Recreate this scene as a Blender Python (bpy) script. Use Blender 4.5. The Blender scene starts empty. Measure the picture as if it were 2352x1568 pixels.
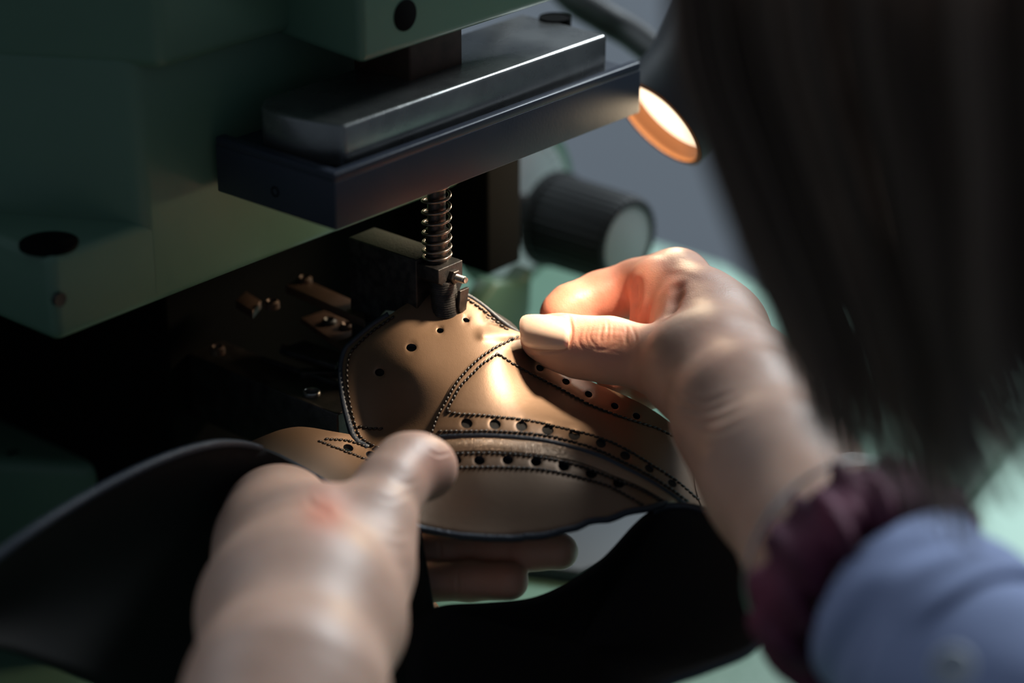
import bpy, bmesh, math, random
import numpy as np
from mathutils import Vector, Matrix
from mathutils.geometry import delaunay_2d_cdt
random.seed(7); rng = np.random.default_rng(7)
scene = bpy.context.scene
C = scene.collection

# ------------------------------------------------------------------ camera
FPX = 85/36*2352
PITCH, TH = math.radians(24), math.radians(49)
cR = np.array([1., 0, 0]); cF = np.array([0, math.cos(PITCH), -math.sin(PITCH)]); cU = np.array([0, math.sin(PITCH), math.cos(PITCH)])
CAM = np.array([0, 0, 1.0]) - cF*.785
cam = bpy.data.cameras.new('camera'); cam.lens = 85; cam.sensor_width = 36
cam.clip_start = .01; cam.clip_end = 20
cam.dof.use_dof = True; cam.dof.focus_distance = .782; cam.dof.aperture_fstop = 4.0
camo = bpy.data.objects.new('camera', cam); C.objects.link(camo)
camo.matrix_world = Matrix(((cR[0], cU[0], -cF[0], CAM[0]), (cR[1], cU[1], -cF[1], CAM[1]), (cR[2], cU[2], -cF[2], CAM[2]), (0, 0, 0, 1)))
scene.camera = camo

def W(px, py, d):                       # a point of the place, found from where the photo shows it and its distance
    return CAM + cR*((px-1176)/FPX*d) + cU*((784-py)/FPX*d) + cF*d
def CC(px, py, d): return np.array([(px-1176)/FPX*d, (784-py)/FPX*d, d])
def c2w(P): P = np.asarray(P); return CAM + P[..., 0:1]*cR + P[..., 1:2]*cU + P[..., 2:3]*cF
# machine axes: a runs away to the right, b away to the left, z up
mA = np.array([math.cos(TH), math.sin(TH), 0]); mB = np.array([-math.sin(TH), math.cos(TH), 0]); mZ = np.array([0, 0, 1.])
MO = W(1003, 520, .785)
def M(a, b, z): return MO + a*mA + b*mB + z*mZ
def mac(px, py, **k):
    (ax, v), = k.items(); i = 'abz'.index(ax); MX = np.stack([mA, mB, mZ])
    o = MX @ (CAM-MO); r = MX @ (W(px, py, 1)-CAM); return o + r*((v-o[i])/r[i])

# ------------------------------------------------------------------ world and lights
w = bpy.data.worlds.new('world'); scene.world = w; w.use_nodes = True
w.node_tree.nodes['Background'].inputs[0].default_value = (.55, .68, .85, 1)
w.node_tree.nodes['Background'].inputs[1].default_value = .13
def area(name, loc, target, size, power, col, shape='RECTANGLE', sy=None, spread=180):
    l = bpy.data.lights.new(name, 'AREA'); l.shape = shape; l.size = size
    if sy: l.size_y = sy
    l.energy = power; l.color = col; l.spread = math.radians(spread)
    o = bpy.data.objects.new(name, l); C.objects.link(o); o.location = loc
    d = Vector(target)-Vector(loc); o.rotation_euler = d.to_track_quat('-Z', 'Y').to_euler(); return o
area('window_light', (-1.1, .75, 2.1), (0, 0, 1), .9, 8.5, (.82, .92, 1.0), sy=.9)
area('ceiling_light', (1.1, 1.3, 2.3), (.35, .5, .9), 1.0, 24.0, (.85, .95, 1.0), sy=.7, spread=110)
LAMP_C = W(1534, 262, .86)
LAMP_N = -.66*cR - .70*cU - .27*cF; LAMP_N = LAMP_N/np.linalg.norm(LAMP_N)
area('lamp_light', LAMP_C+LAMP_N*.001, LAMP_C+LAMP_N, .03, .09, (1, .77, .50), shape='DISK', spread=120)
sl = bpy.data.lights.new('added_unseen_spot', 'SPOT'); sl.energy = 4.6; sl.color = (1, .79, .56); sl.shadow_soft_size = .009; sl.spot_size = math.radians(37); sl.spot_blend = 1  # unseen spot added to brighten the leather, beyond what the visible lamp reaches
slo = bpy.data.objects.new('added_unseen_spot', sl); C.objects.link(slo); slo.location = W(1740, 0, .745)
slo.rotation_euler = (Vector(W(1165, 800, .79))-slo.location).to_track_quat('-Z', 'Y').to_euler()
scene.view_settings.view_transform = 'Standard'; scene.view_settings.look = 'None'
scene.view_settings.exposure = 0; scene.view_settings.gamma = 1; scene.view_settings.use_curve_mapping = False

# ------------------------------------------------------------------ materials
def mat(name, col, rough=.5, metal=0, noise=None, bump=None, spec=.5, sss=0, ssr=(1, .3, .15), sscale=.004, emis=None, coat=0, bump2=None, attr=None, mapscale=None):
    m = bpy.data.materials.new(name); m.use_nodes = True; nt = m.node_tree; b = nt.nodes['Principled BSDF']; L = nt.links.new
    b.inputs['Base Color'].default_value = (*col, 1); b.inputs['Roughness'].default_value = rough; b.inputs['Metallic'].default_value = metal
    b.inputs['Specular IOR Level'].default_value = spec; b.inputs['Coat Weight'].default_value = coat
    tc = nt.nodes.new('ShaderNodeTexCoord'); src = tc.outputs['Object']
    if mapscale:
        mp = nt.nodes.new('ShaderNodeMapping'); mp.inputs['Scale'].default_value = mapscale; L(src, mp.inputs[0]); src = mp.outputs[0]
    colout = None
    if noise:                                # (scale, other colour, contrast)
        n = nt.nodes.new('ShaderNodeTexNoise'); n.inputs['Scale'].default_value = noise[0]; n.inputs['Detail'].default_value = 5
        L(src, n.inputs[0]); r = nt.nodes.new('ShaderNodeValToRGB')
        c = noise[2]; r.color_ramp.elements[0].position = .5-c; r.color_ramp.elements[1].position = .5+c
        r.color_ramp.elements[0].color = (*col, 1); r.color_ramp.elements[1].color = (*noise[1], 1)
        L(n.outputs[0], r.inputs[0]); colout = r.outputs[0]
        mr = nt.nodes.new('ShaderNodeMapRange'); mr.inputs[3].default_value = rough*.85; mr.inputs[4].default_value = min(1, rough*1.2)
        L(n.outputs[0], mr.inputs[0]); L(mr.outputs[0], b.inputs['Roughness'])
    if attr:                                 # skin redness and painted glow of lit flesh, mixed towards another colour
        at = nt.nodes.new('ShaderNodeAttribute'); at.attribute_name = attr[0]; mx = nt.nodes.new('ShaderNodeMix'); mx.data_type = 'RGBA'
        L(at.outputs['Fac'], mx.inputs[0]); mx.inputs[6].default_value = (*col, 1); mx.inputs[7].default_value = (*attr[1], 1)
        if colout: L(colout, mx.inputs[6])
        colout = mx.outputs[2]
    if colout: L(colout, b.inputs['Base Color'])
    prev = None
    for bp in (bump, bump2):                 # (kind, scale, strength, distance)
        if not bp: continue
        if bp[0] == 'v':
            t = nt.nodes.new('ShaderNodeTexVoronoi'); t.feature = 'DISTANCE_TO_EDGE'; o_ = t.outputs['Distance']
            t.inputs['Scale'].default_value = bp[1]; t.inputs['Randomness'].default_value = 1
        else:
            t = nt.nodes.new('ShaderNodeTexNoise'); o_ = t.outputs[0]; t.inputs['Scale'].default_value = bp[1]; t.inputs['Detail'].default_value = 4
        L(src, t.inputs['Vector']); bn = nt.nodes.new('ShaderNodeBump'); bn.inputs['Strength'].default_value = bp[2]; bn.inputs['Distance'].default_value = bp[3]
        L(o_, bn.inputs['Height'])
        if prev: L(prev.outputs[0], bn.inputs['Normal'])
        prev = bn
    if prev: L(prev.outputs[0], b.inputs['Normal'])
    if sss:
        b.inputs['Subsurface Weight'].default_value = sss; b.inputs['Subsurface Radius'].default_value = ssr; b.inputs['Subsurface Scale'].default_value = sscale
    if emis: b.inputs['Emission Color'].default_value = (*emis[0], 1); b.inputs['Emission Strength'].default_value = emis[1]
    return m
K = {}
K['green'] = mat('green_machine_paint', (.085, .17, .115), .42, noise=(14, (.12, .215, .15), .3), bump=('n', 120, .12, .001))
K['green_pale'] = mat('pale_green_bench_top', (.34, .52, .42), .5, noise=(6, (.40, .58, .48), .3))
K['black'] = mat('black_cast_iron', (.006, .006, .007), .55, noise=(60, (.014, .012, .012), .2), bump=('n', 500, .2, .0005))
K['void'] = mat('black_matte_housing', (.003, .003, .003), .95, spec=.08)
K['bar'] = mat('blued_steel', (.016, .022, .040), .42, .1, noise=(70, (.022, .029, .046), .25), bump=('n', 900, .12, .0003))
K['steel'] = mat('worn_grey_steel', (.22, .22, .215), .27, .85, noise=(80, (.32, .32, .31), .2), bump=('n', 500, .15, .0003))
K['darksteel'] = mat('dark_burnished_steel', (.045, .040, .038), .36, .85, noise=(200, (.09, .08, .075), .2), bump=('n', 1500, .25, .0003))
K['blacksteel'] = mat('blackened_steel', (.012, .012, .013), .42, .4, noise=(300, (.035, .033, .033), .12), bump=('n', 1800, .4, .0003))
K['spring'] = mat('spring_wire', (.26, .22, .19), .28, .95)
K['brass'] = mat('aged_copper', (.10, .055, .038), .5, .4, noise=(150, (.06, .035, .025), .2))
K['slate'] = mat('slate_grey_plate', (.05, .056, .062), .6)
K['knob'] = mat('black_ribbed_plastic', (.012, .012, .013), .5)
K['cap'] = mat('pale_grey_plastic', (.50, .50, .49), .45)
K['dial'] = mat('white_dial_enamel', (.88, .90, .90), .4)
K['wall'] = mat('grey_blue_wall_paint', (.62, .66, .72), .8, noise=(3, (.67, .71, .77), .3))
K['floor'] = mat('grey_floor', (.12, .12, .13), .7)
K['leather'] = mat('bronze_brown_calf_leather', (.175, .108, .066), .47, .5, noise=(45, (.205, .130, .084), .3), spec=.6, bump=('v', 2100, .16, .0002), bump2=('n', 500, .12, .0003))
K['strip'] = mat('grained_bronze_leather', (.34, .23, .155), .38, .55, bump=('v', 2600, .8, .0003), spec=.7)
K['navy'] = mat('blackened_leather_edge', (.018, .026, .042), .5, bump=('n', 900, .6, .0005))
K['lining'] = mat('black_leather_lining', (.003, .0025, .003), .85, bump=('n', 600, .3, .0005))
K['thread'] = mat('black_waxed_thread', (.012, .009, .008), .38)
K['skin'] = mat('skin', (.50, .31, .235), .46, noise=(70, (.60, .385, .30), .22), sss=.35, sscale=.0045, spec=.42, bump=('v', 1100, .22, .0003), bump2=('n', 260, .25, .0005), attr=('blush_glow', (.62, .20, .13)))
K['nail'] = mat('fingernail', (.70, .50, .41), .24, sss=.3, sscale=.003, noise=(40, (.72, .53, .44), .3), coat=.3)
K['hair'] = [mat('dark_brown_hair', (.165+.03*i, .112+.02*i, .086+.015*i), .50, spec=.5) for i in range(4)]
K['scrunchie'] = mat('plum_velvet', (.12, .012, .045), .75, noise=(60, (.045, .006, .025), .15), bump=('n', 300, .6, .002))
K['shirt'] = mat('periwinkle_cotton', (.20, .25, .43), .85, noise=(30, (.24, .29, .48), .3), bump=('n', 900, .3, .0006))
K['button'] = mat('pale_shirt_button', (.55, .58, .65), .35)
K['silver'] = mat('silver', (.55, .56, .56), .3, 1)
K['shade'] = mat('slate_lamp_enamel', (.030, .033, .040), .5)
K['rim'] = mat('copper_lamp_rim', (.42, .17, .06), .5, .1)
K['lens'] = mat('glowing_frosted_lens', (1, .9, .7), .5, emis=((1, .80, .56), 2.0))

# ------------------------------------------------------------------ builders
def link(name, me, m=None, parent=None, smooth=True):
    o = bpy.data.objects.new(name, me); C.objects.link(o)
    for q in (m if isinstance(m, (list, tuple)) else [m] if m else []): me.materials.append(q)
    if parent: o.parent = parent
    if smooth: me.polygons.foreach_set('use_smooth', [True]*len(me.polygons))
    return o
def frompy(name, v, f, m, parent=None, smooth=True, mi=None):
    me = bpy.data.meshes.new(name); me.from_pydata([tuple(map(float, p)) for p in v], [], [tuple(map(int, q)) for q in f]); me.validate(); 
    o = link(name, me, m, parent, smooth)
    if mi is not None and len(mi) == len(me.polygons): me.polygons.foreach_set('material_index', mi)
    return o
def thing(name, label, cat, group=None):
    o = bpy.data.objects.new(name, None); C.objects.link(o); o['label'] = label; o['category'] = cat
    if group: o['group'] = group
    o.empty_display_size = .01
    return o
def finish(bm, name, m, parent, bevel=0, seg=3, smooth=True, angle=35):
    bmesh.ops.recalc_face_normals(bm, faces=bm.faces)
    if bevel:
        es = [e for e in bm.edges if len(e.link_faces) == 2 and e.calc_face_angle(0) > math.radians(30)]
        bmesh.ops.bevel(bm, geom=es, offset=bevel, segments=seg, profile=.5, affect='EDGES', clamp_overlap=True)
    me = bpy.data.meshes.new(name); bm.to_mesh(me); bm.free(); o = link(name, me, m, parent, smooth)
    if smooth: 
        try: me.set_sharp_from_angle(angle=math.radians(angle))
        except Exception: pass
    return o
def prism_bm(bm, poly, z0, z1, fn=M, ax='abz'):
    """poly in two machine axes, extruded along the third"""
    def pt(u, v, t):
        d = {ax[0]: u, ax[1]: v, ax[2]: t}; return fn(d['a'], d['b'], d['z'])
    lo = [bm.verts.new(pt(u, v, z0)) for u, v in poly]; hi = [bm.verts.new(pt(u, v, z1)) for u, v in poly]
    n = len(poly); bm.faces.new(lo[::-1]); bm.faces.new(hi)
    for i in range(n): bm.faces.new((lo[i], lo[(i+1) % n], hi[(i+1) % n], hi[i]))
def prism(name, poly, z0, z1, m, parent, bevel=.0006, ax='abz', seg=3):
    bm = bmesh.new(); prism_bm(bm, poly, z0, z1, ax=ax); return finish(bm, name, m, parent, bevel, seg)
def box(name, a0, a1, b0, b1, z0, z1, m, parent, bevel=.0006, seg=3):
    return prism(name, [(a0, b0), (a1, b0), (a1, b1), (a0, b1)], z0, z1, m, parent, bevel, seg=seg)
def frame(d):
    d = np.asarray(d, float); d = d/np.linalg.norm(d); h = np.array([0, 0, 1.]) if abs(d[2]) < .9 else np.array([1., 0, 0])
    u = np.cross(h, d); u /= np.linalg.norm(u); return d, u, np.cross(d, u)
def lathe_bm(bm, c, axis, prof, n=48, rib=0, ribn=0):
    """prof: (distance along the axis, radius)"""
    d, u, v = frame(axis); rings = []
    for t, r in prof:
        if r <= 1e-7: rings.append([bm.verts.new(c+d*t)]); continue
        rings.append([bm.verts.new(c+d*t+(u*math.cos(2*math.pi*i/n)+v*math.sin(2*math.pi*i/n))*(r*(1+(rib if ribn and (i*ribn//n*2) % 2 == 0 and (i % (n//ribn)) < (n//ribn)/2 else 0)))) for i in range(n)])
    for p, q in zip(rings[:-1], rings[1:]):
        for i in range(n):
            j = (i+1) % n
            if len(p) == 1 and len(q) == 1: continue
            if len(p) == 1: bm.faces.new((p[0], q[i], q[j]))
            elif len(q) == 1: bm.faces.new((p[i], p[j], q[0]))
            else: bm.faces.new((p[i], p[j], q[j], q[i]))
def lathe(name, c, axis, prof, m, parent, n=48, angle=35, **k):
    bm = bmesh.new(); lathe_bm(bm, c, axis, prof, n, **k); return finish(bm, name, m, parent, angle=angle)
def spline(P, n):
    P = np.asarray(P, float); k = len(P); Q = np.vstack([2*P[0]-P[1], P, 2*P[-1]-P[-2]]); out = []
    for t in np.linspace(0, k-1-1e-9, n):
        i = int(t); f = t-i; a, b, c, d = Q[i], Q[i+1], Q[i+2], Q[i+3]
        out.append(.5*((2*b)+(c-a)*f+(2*a-5*b+4*c-d)*f*f+(3*b-a-3*c+d)*f**3))
    return np.array(out)
def tube_data(P, r, n=8, flat=1.0, closed=False):
    P = np.asarray(P); k = len(P); r = np.broadcast_to(r, (k,)); T = np.gradient(P, axis=0); T /= np.linalg.norm(T, axis=1)[:, None]
    _, u, _ = frame(T[0]); V = []; 
    for i in range(k):
        u = u-T[i]*(u@T[i]); u /= np.linalg.norm(u); v = np.cross(T[i], u)
        for j in range(n):
            a = 2*math.pi*j/n; V.append(P[i]+(u*math.cos(a)+v*math.sin(a)*flat)*r[i])
    Fc = [(i*n+j, i*n+(j+1) % n, (i+1)*n+(j+1) % n, (i+1)*n+j) for i in range(k-1) for j in range(n)]
    if not closed: Fc += [tuple(range(n))[::-1], tuple((k-1)*n+j for j in range(n))]
    return V, Fc
def tube(name, P, r, m, parent, n=8, **k):
    v, f = tube_data(P, r, n, **k); return frompy(name, v, f, m, parent)

# ------------------------------------------------------------------ the setting
def wbox(name, lo, hi, m, parent=None):
    v = [(x, y, z) for x in (lo[0], hi[0]) for y in (lo[1], hi[1]) for z in (lo[2], hi[2])]
    f = [(0, 1, 3, 2), (4, 6, 7, 5), (0, 4, 5, 1), (2, 3, 7, 6), (0, 2, 6, 4), (1, 5, 7, 3)]
    return frompy(name, v, f, m, parent, False)
o = wbox('wall_back', (-3, 1.9, 0), (3, 2.0, 2.6), K['wall']); o['kind'] = 'structure'
o = wbox('floor', (-3, -2, -.05), (3, 2.0, 0), K['floor']); o['kind'] = 'structure'

# ------------------------------------------------------------------ bench
mach = thing('leather_punching_machine', 'green cast machine with black clamp bar, coil spring and presser foot above the leather', 'machine')
ZT = -.175
bench = thing('workbench', 'pale green workbench top behind the hands, under the punching machine', 'workbench'); 
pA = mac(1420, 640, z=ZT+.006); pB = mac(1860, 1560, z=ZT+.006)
prism('bench_shade_sheet', [(-.40, -.42), (pB[0], -.42), (pB[0], pB[1]), (pA[0], pB[1]+.05), (pA[0], .45), (-.40, .45)], ZT, ZT+.006, K['green'], mach, .002)  # added dark green sheet: shade on the bench put into colour
e0 = mac(1510, 552, z=ZT); e1 = mac(1700, 636, z=ZT); ea = (e0[0]+e1[0])/2
prism('bench_top', [(-.42, -.5), (ea, -.5), (ea, .5), (-.42, .5)], ZT-.03, ZT, K['green_pale'], bench, .002)
for a_, b_ in ((-.38, -.45), (-.38, .45), (ea-.05, -.45), (ea-.05, .45)):
    box('leg', a_-.02, a_+.02, b_-.02, b_+.02, -MO[2]+.0, ZT-.03, K['black'], bench, .002)

# ------------------------------------------------------------------ machine
BF = .044
q0 = mac(130, 790, b=BF); q1 = mac(330, 512, b=BF); q2 = mac(0, 490, z=q1[2]); ql = mac(0, 745, z=q0[2])
ZB, ZFL = q0[2], q1[2]
dirl = (q2-q1)[:2]; dirl /= np.linalg.norm(dirl)
# casting: flange and upper body
cz = prism('flange', [(q0[0], BF), (.055, BF), (.055, .28), (q0[0], .30)], ZB, ZFL, K['green'], mach, .0035, seg=4)
fl = q1[:2]+dirl*.18
zt = mac(312, 122, b=BF)[2]
prism('machine_body', [(q1[0], BF-.0001), (.0615, BF-.0001), (.0615, .29), (fl[0], .29), (fl[0], fl[1])], ZB-.0001, zt, K['green'], mach, .004, seg=4)
t2 = q1[:2]-dirl*.009; zu = mac(350, 112, b=t2[1])[2]
prism('upper_body', [(t2[0], t2[1]), (.055, t2[1]), (.055, .28), (fl[0], .28), (fl[0], fl[1])], min(zu, zt-.005), zu+.12, K['green'], mach, .004, seg=4)
hc = mac(830, 150, z=.062)
prism('head_block', [(hc[0], hc[1]), (hc[0]+.105, hc[1]), (hc[0]+.105, .10), (hc[0]+.012, .105)], .062, .17, K['green'], mach, .003, seg=4)
prism('head_neck', [(hc[0]+.03, hc[1]+.008), (hc[0]+.055, hc[1]+.008), (hc[0]+.055, .034), (hc[0]+.03, .034)], .046, .064, K['brass'], mach, .001)
hp = mac(930, 35, b=hc[1]); lathe('bolt_hole', M(*hp)+mB*.001, -mB, [(-.001, 0), (-.001, .0050), (.0013, .0050), (.0014, .0046), (.0013, 0)], K['void'], mach)
hp = mac(112, 557, z=ZFL); lathe('bolt_hole', M(hp[0], hp[1], ZFL+.001), mZ, [(-.002, 0), (-.002, .0090), (-.0008, .0090), (-.0006, .0086), (-.0006, 0)], K['void'], mach)
hp = mac(126, 690, b=BF); lathe('worn_spot', M(hp[0]+.0015, BF-.0004, hp[2]), -mB, [(-.001, 0), (-.001, .0022), (.0006, .0022), (.0004, 0)], K['black'], mach)
# clamp bar: closed frame with a recess for the plate
box('clamp_bar', -.0575, .0905, -.012, .0405, .0185, .0340, K['bar'], mach, .0003)
prism('bar_lip', [(-.0575, -.0120), (.0905, -.0120), (.0905, -.0085), (-.0535, -.0085), (-.0535, .0405), (-.0575, .0405)], .0338, .0367, K['bar'], mach, .0006)
e = mac(632, 440, a=-.0575); lathe('bar_screw_hole', M(-.0575, e[1], e[2])+mA*.001, -mA, [(-.001, 0), (-.001, .0017), (.00115, .0017), (.00115, .0012), (.0002, .0012), (.0002, 0)], K['void'], mach, n=24)
# top plate with a hollowed near end and a bolt hole
prof = []
Y0, Y1 = -.0065, .0315
end = [(-.0495+.0035*math.sin(math.pi*t)+.001*t, Y0+(Y1-Y0)*t) for t in np.linspace(0, 1, 14)]
end = [(-.0475-.0025*math.sin(math.pi*t)-.003*t+.006*max(0, t-.85)/.15*t, Y0+(Y1-Y0)*t) for t in np.linspace(0, 1, 14)]
prism('top_plate', [(.079, Y1), (.079, Y0)]+end, .0342, .0480, K['steel'], mach, .0014)
hp = mac(1275, 42, z=.0480); lathe('plate_hole', M(hp[0], hp[1], .0480-.001), mZ, [(-.002, 0), (.0011, 0), (.0012, .0050), (.0016, .0052), (.0016, .0056), (-.002, .0056)], K['void'], mach)
# spring and its rod
n = 420; tt = np.linspace(0, 1, n); turns = 9.2
zz = -.0112+.0320*(tt**1.25); ang = tt*turns*2*math.pi
P = MO+np.outer(.0045*np.cos(ang), mA)+np.outer(.0045*np.sin(ang), mB)+np.outer(zz, mZ)
tube('spring', P, .00052, K['spring'], mach, n=10)
lathe('spring_rod', M(0, 0, -.012), mZ, [(0, 0), (0, .0037), (.011, .0037), (.0115, .0030), (.031, .0030), (.031, 0)], K['darksteel'], mach, n=24)
# presser foot
prism('foot_arm', [(.003, -.0105), (.034, -.0105), (.034, -.060), (.0225, -.060), (.0205, -.036), (.0175, -.0325), (.0125, -.0315), (.003, -.030)], -.0068, .0058, K['blacksteel'], mach, .0005, ax='bza')
prism('presser_head', [(-.0062, -.0118), (.0056, -.0118), (.0056, -.0200), (.0030, -.0235), (-.0062, -.0165)], -.0062, .0045, K['blacksteel'], mach, .0004, ax='azb')
bm = bmesh.new()
for k in range(15):                                           # the ribbed nose of the foot
    t = k/14; z = -.0180-.0114*t; r = .0043+.0006*t
    lathe_bm(bm, M(-.0012+.0016*t, -.0032-.0006*t, z), mZ+.0*mA, [(0, 0), (0, r), (.0006, r*.985), (.00085, r*.94), (.00096, r*.94), (.00096, 0)], n=28)
o = finish(bm, 'ribbed_nose', K['blacksteel'], mach); o['kind'] = 'stuff'
prism('cutter_blade', [(.0052, -.0205), (.0034, -.0293), (.0020, -.0300), (.0016, -.0284), (.0006, -.0279), (.0002, -.0262), (.0008, -.0205)], -.0094, -.0080, K['darksteel'], mach, .0002, ax='azb')
sc = mac(1040, 634, b=-.0064); S0 = M(sc[0], -.0062, sc[2])
bm = bmesh.new(); lathe_bm(bm, S0, -mB, [(-.001, 0), (-.001, .0025), (.0017, .0025), (.0020, .0021), (.0020, 0)], n=6)
nut = finish(bm, 'hex_nut', K['darksteel'], mach, .0001, 2)
pr_ = [(0, 0)]; 
for k in range(12): pr_ += [(.0017+k*.00032, .00125), (.00186+k*.00032, .00105)]
pr_ += [(.0060, .0010), (.0062, 0)]
lathe('set_screw', S0, -mB, [(.001, 0)]+pr_[1:], K['steel'], nut, n=20)
# lower arm, its rails and plates
AA = -.036; az = mac(810, 965, a=AA)[2]
prism('lower_arm', [(AA, .012), (AA+.016, .012), (AA+.016, .085), (AA, .085)], az-.024, az, K['darksteel'], mach, .0007)
def onz(px, py, z): q = mac(px, py, z=z); return q
for (pa, pb, wd, dz, m_) in (((640, 846), (800, 905), .0055, -.0015, 'blacksteel'), ((600, 818), (800, 885), .0012, .0015, 'blacksteel'), ((690, 850), (800, 848), .004, .002, 'blacksteel'), ((648, 790), (800, 846), .0014, .003, 'darksteel')):
    a_, b_ = onz(*pa, az+dz), onz(*pb, az+dz); d = (b_-a_)[:2]; d /= np.linalg.norm(d); nn = np.array([-d[1], d[0]])*wd/2
    prism('guide_rail', [tuple(a_[:2]-nn), tuple(b_[:2]-nn), tuple(b_[:2]+nn), tuple(a_[:2]+nn)], az+dz-.004, az+dz, K[m_], mach, .0003)
for (px, py, r, m_) in ((716, 902, .0030, 'steel'), (768, 868, .0022, 'brass')):
    q = onz(px, py, az+.0004); lathe('bushing', M(q[0], q[1], az-.001), mZ, [(0, 0), (.0004, 0), (.0004, r*.7), (.0020, r*.76), (.0022, r*.9), (.0018, r), (-.001, r)], K[m_], mach, n=28)
for (pts, z, t, m_) in (([(690, 730), (745, 712), (836, 745), (836, 800), (800, 808)], az+.012, .002, 'brass'), ([(655, 655), (690, 635), (838, 700), (838, 735)], az+.022, .003, 'brass'), ([(540, 690), (565, 668), (600, 690), (580, 715)], az+.02, .003, 'brass'), ([(640, 800), (700, 780), (790, 812), (770, 838)], az+.006, .002, 'blacksteel')):
    prism('feed_plate', [tuple(onz(x, y, z)[:2]) for x, y in pts], z-t, z, K[m_], mach, .0004)
for (px, py, z, m_) in ((798, 752, az+.012, 'brass'), (757, 742, az+.012, 'blacksteel'), (700, 645, az+.022, 'brass'), (500, 805, az+.004, 'brass'), (625, 700, az+.02, 'brass')):
    q = onz(px, py, z); lathe('screw', M(q[0], q[1], z-.001), mZ, [(0, 0), (0, .0026), (.0020, .0026), (.0027, .0018), (.0016, .0010), (.0016, 0)], K[m_], mach, n=20)
# rear housing, post, base casting
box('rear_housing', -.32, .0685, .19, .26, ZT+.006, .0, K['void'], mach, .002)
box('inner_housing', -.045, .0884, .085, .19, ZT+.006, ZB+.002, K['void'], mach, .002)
pq = mac(150, 900, b=.16); box('support_post', pq[0]-.006, pq[0]+.007, .155, .17, ZT+.006, ZB, K['black'], mach, .003)
bc = mac(215, 1070, z=-.112)
base = prism('base_casting', [(bc[0], bc[1]), (bc[0]+.10, bc[1]-.002), (bc[0]+.10, .24), (bc[0]-.05, .24), (bc[0]-.02, bc[1]+.03)], ZT+.006, -.112, K['green'], mach, .005, seg=4)
for (px, py, ax_, r) in ((32, 1072, 'a', .0058),):
    q = mac(px, py, a=bc[0]-.012); lathe('bolt_hole', M(*q)-mA*.002, -mA+mB*.3, [(-.004, 0), (-.001, 0), (-.001, r), (.0005, r), (.0005, r*1.1), (-.004, r*1.1)], K['void'], mach)
q = mac(362, 1045, z=-.112); lathe('oil_plug', M(q[0], q[1], -.113), mZ, [(0, 0), (0, .007), (.0022, .007), (.0028, .006), (.0022, .0055), (.0018, 0)], K['darksteel'], mach)
prism('slide_plate', [tuple(mac(x, y, z=ZT+.012)[:2]) for x, y in ((1180, 1290), (1330, 1310), (1560, 1240), (1560, 1130), (1250, 1120))], ZT+.006, ZT+.012, K['slate'], mach, .001)
# side gear: black block, bracket, dial and knob
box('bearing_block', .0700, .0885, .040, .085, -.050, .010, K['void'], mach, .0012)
bk = [mac(1120, 640, b=.06), mac(1180, 640, b=.06), mac(1205, 605, b=.06), mac(1200, 700, b=.06), mac(1185, 760, b=.06), mac(1190, 860, b=.06), mac(1100, 860, b=.06), mac(1080, 700, b=.06)]
prism('green_bracket', [(q[0], q[2]) for q in bk], .055, .066, K['green'], mach, .0025, ax='azb')
KC = lambda b: M(.1395, b, -.0550)
dialo = lathe('dial_plate', KC(.090), -mB, [(0, 0), (0, .0340), (.004, .0340), (.0045, .0332), (.0045, 0)], K['green'], mach, n=72)
lathe('dial_face', KC(.0855), -mB, [(0, 0), (0, .0290), (.0010, .0288), (.0010, 0)], K['dial'], dialo, n=72)
dq = mac(1265, 385, b=.0844); dz = dq-np.array([.1395, .0844, -.0525]); dz = dz/np.linalg.norm(dz[[0, 2]])
for k in range(-6, 7):                                        # graduations
    a0 = math.atan2(dz[2], dz[0])+k*.16; r0, r1 = (.0225, .0245)
    c0, c1 = M(.1395+r0*math.cos(a0), .0844, -.0525+r0*math.sin(a0)), M(.1395+r1*math.cos(a0), .0844, -.0525+r1*math.sin(a0))
    tube('dial_mark', np.array([c0, c1]), .00022, K['knob'], dialo, n=4)
kn = lathe('control_knob', KC(.0695), -mB, [(0, 0), (0, .0180), (.001, .0186), (.004, .0186), (.0045, .0176), (.037, .0172), (.0392, .0166), (.0400, .0152), (.0392, .0142), (.0384, .0138), (.0384, 0)], K['knob'], mach, n=144, rib=.03, ribn=36)
lathe('knob_cap', KC(.0315), -mB, [(0, 0), (0, .0140), (.0011, .0138), (.0014, .0130), (.0016, 0)], K['cap'], kn, n=72)
lathe('knob_shaft', KC(.086), -mB, [(0, 0), (0, .006), (.018, .006), (.018, 0)], K['darksteel'], kn, n=24)

# ------------------------------------------------------------------ work lamp
lamp = thing('work_lamp', 'small slate grey work lamp with glowing round lens and copper rim behind the bar', 'lamp')
LR = .0183
sh = lathe('lamp_shade', LAMP_C, -LAMP_N, [(-.0046, LR+.0012), (-.0046, LR+.0019), (.0, LR+.0024), (.014, LR+.0026), (.040, LR+.010), (.060, LR+.011), (.075, LR+.006), (.082, .012), (.084, 0)], K['shade'], lamp, n=72)
lathe('lamp_rim', LAMP_C, -LAMP_N, [(-.0050, LR-.0002), (-.0052, LR+.0008), (-.0048, LR+.0016), (-.004, LR+.0012), (.003, LR), (.003, LR-.0004), (-.0050, LR-.0002)], K['rim'], lamp, n=72)
lathe('lamp_lens', LAMP_C, -LAMP_N, [(.0012, 0), (.0016, LR*.6), (.0026, LR-.0002), (.004, LR-.0002), (.004, 0)], K['lens'], lamp, n=72)
A1 = [W(1190, -160, .98), W(1300, -20, .95), W(1385, 40, .94), W(1450, 78, .935), W(1530, 140, .92)]
tube('lamp_arm', spline(A1, 24), .0062, K['knob'], lamp, n=16)
A2 = [W(1190, -160, .98), W(1150, -400, 1.0), W(1300, -900, 1.15), W(1800, -1200, 1.5)]
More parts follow.
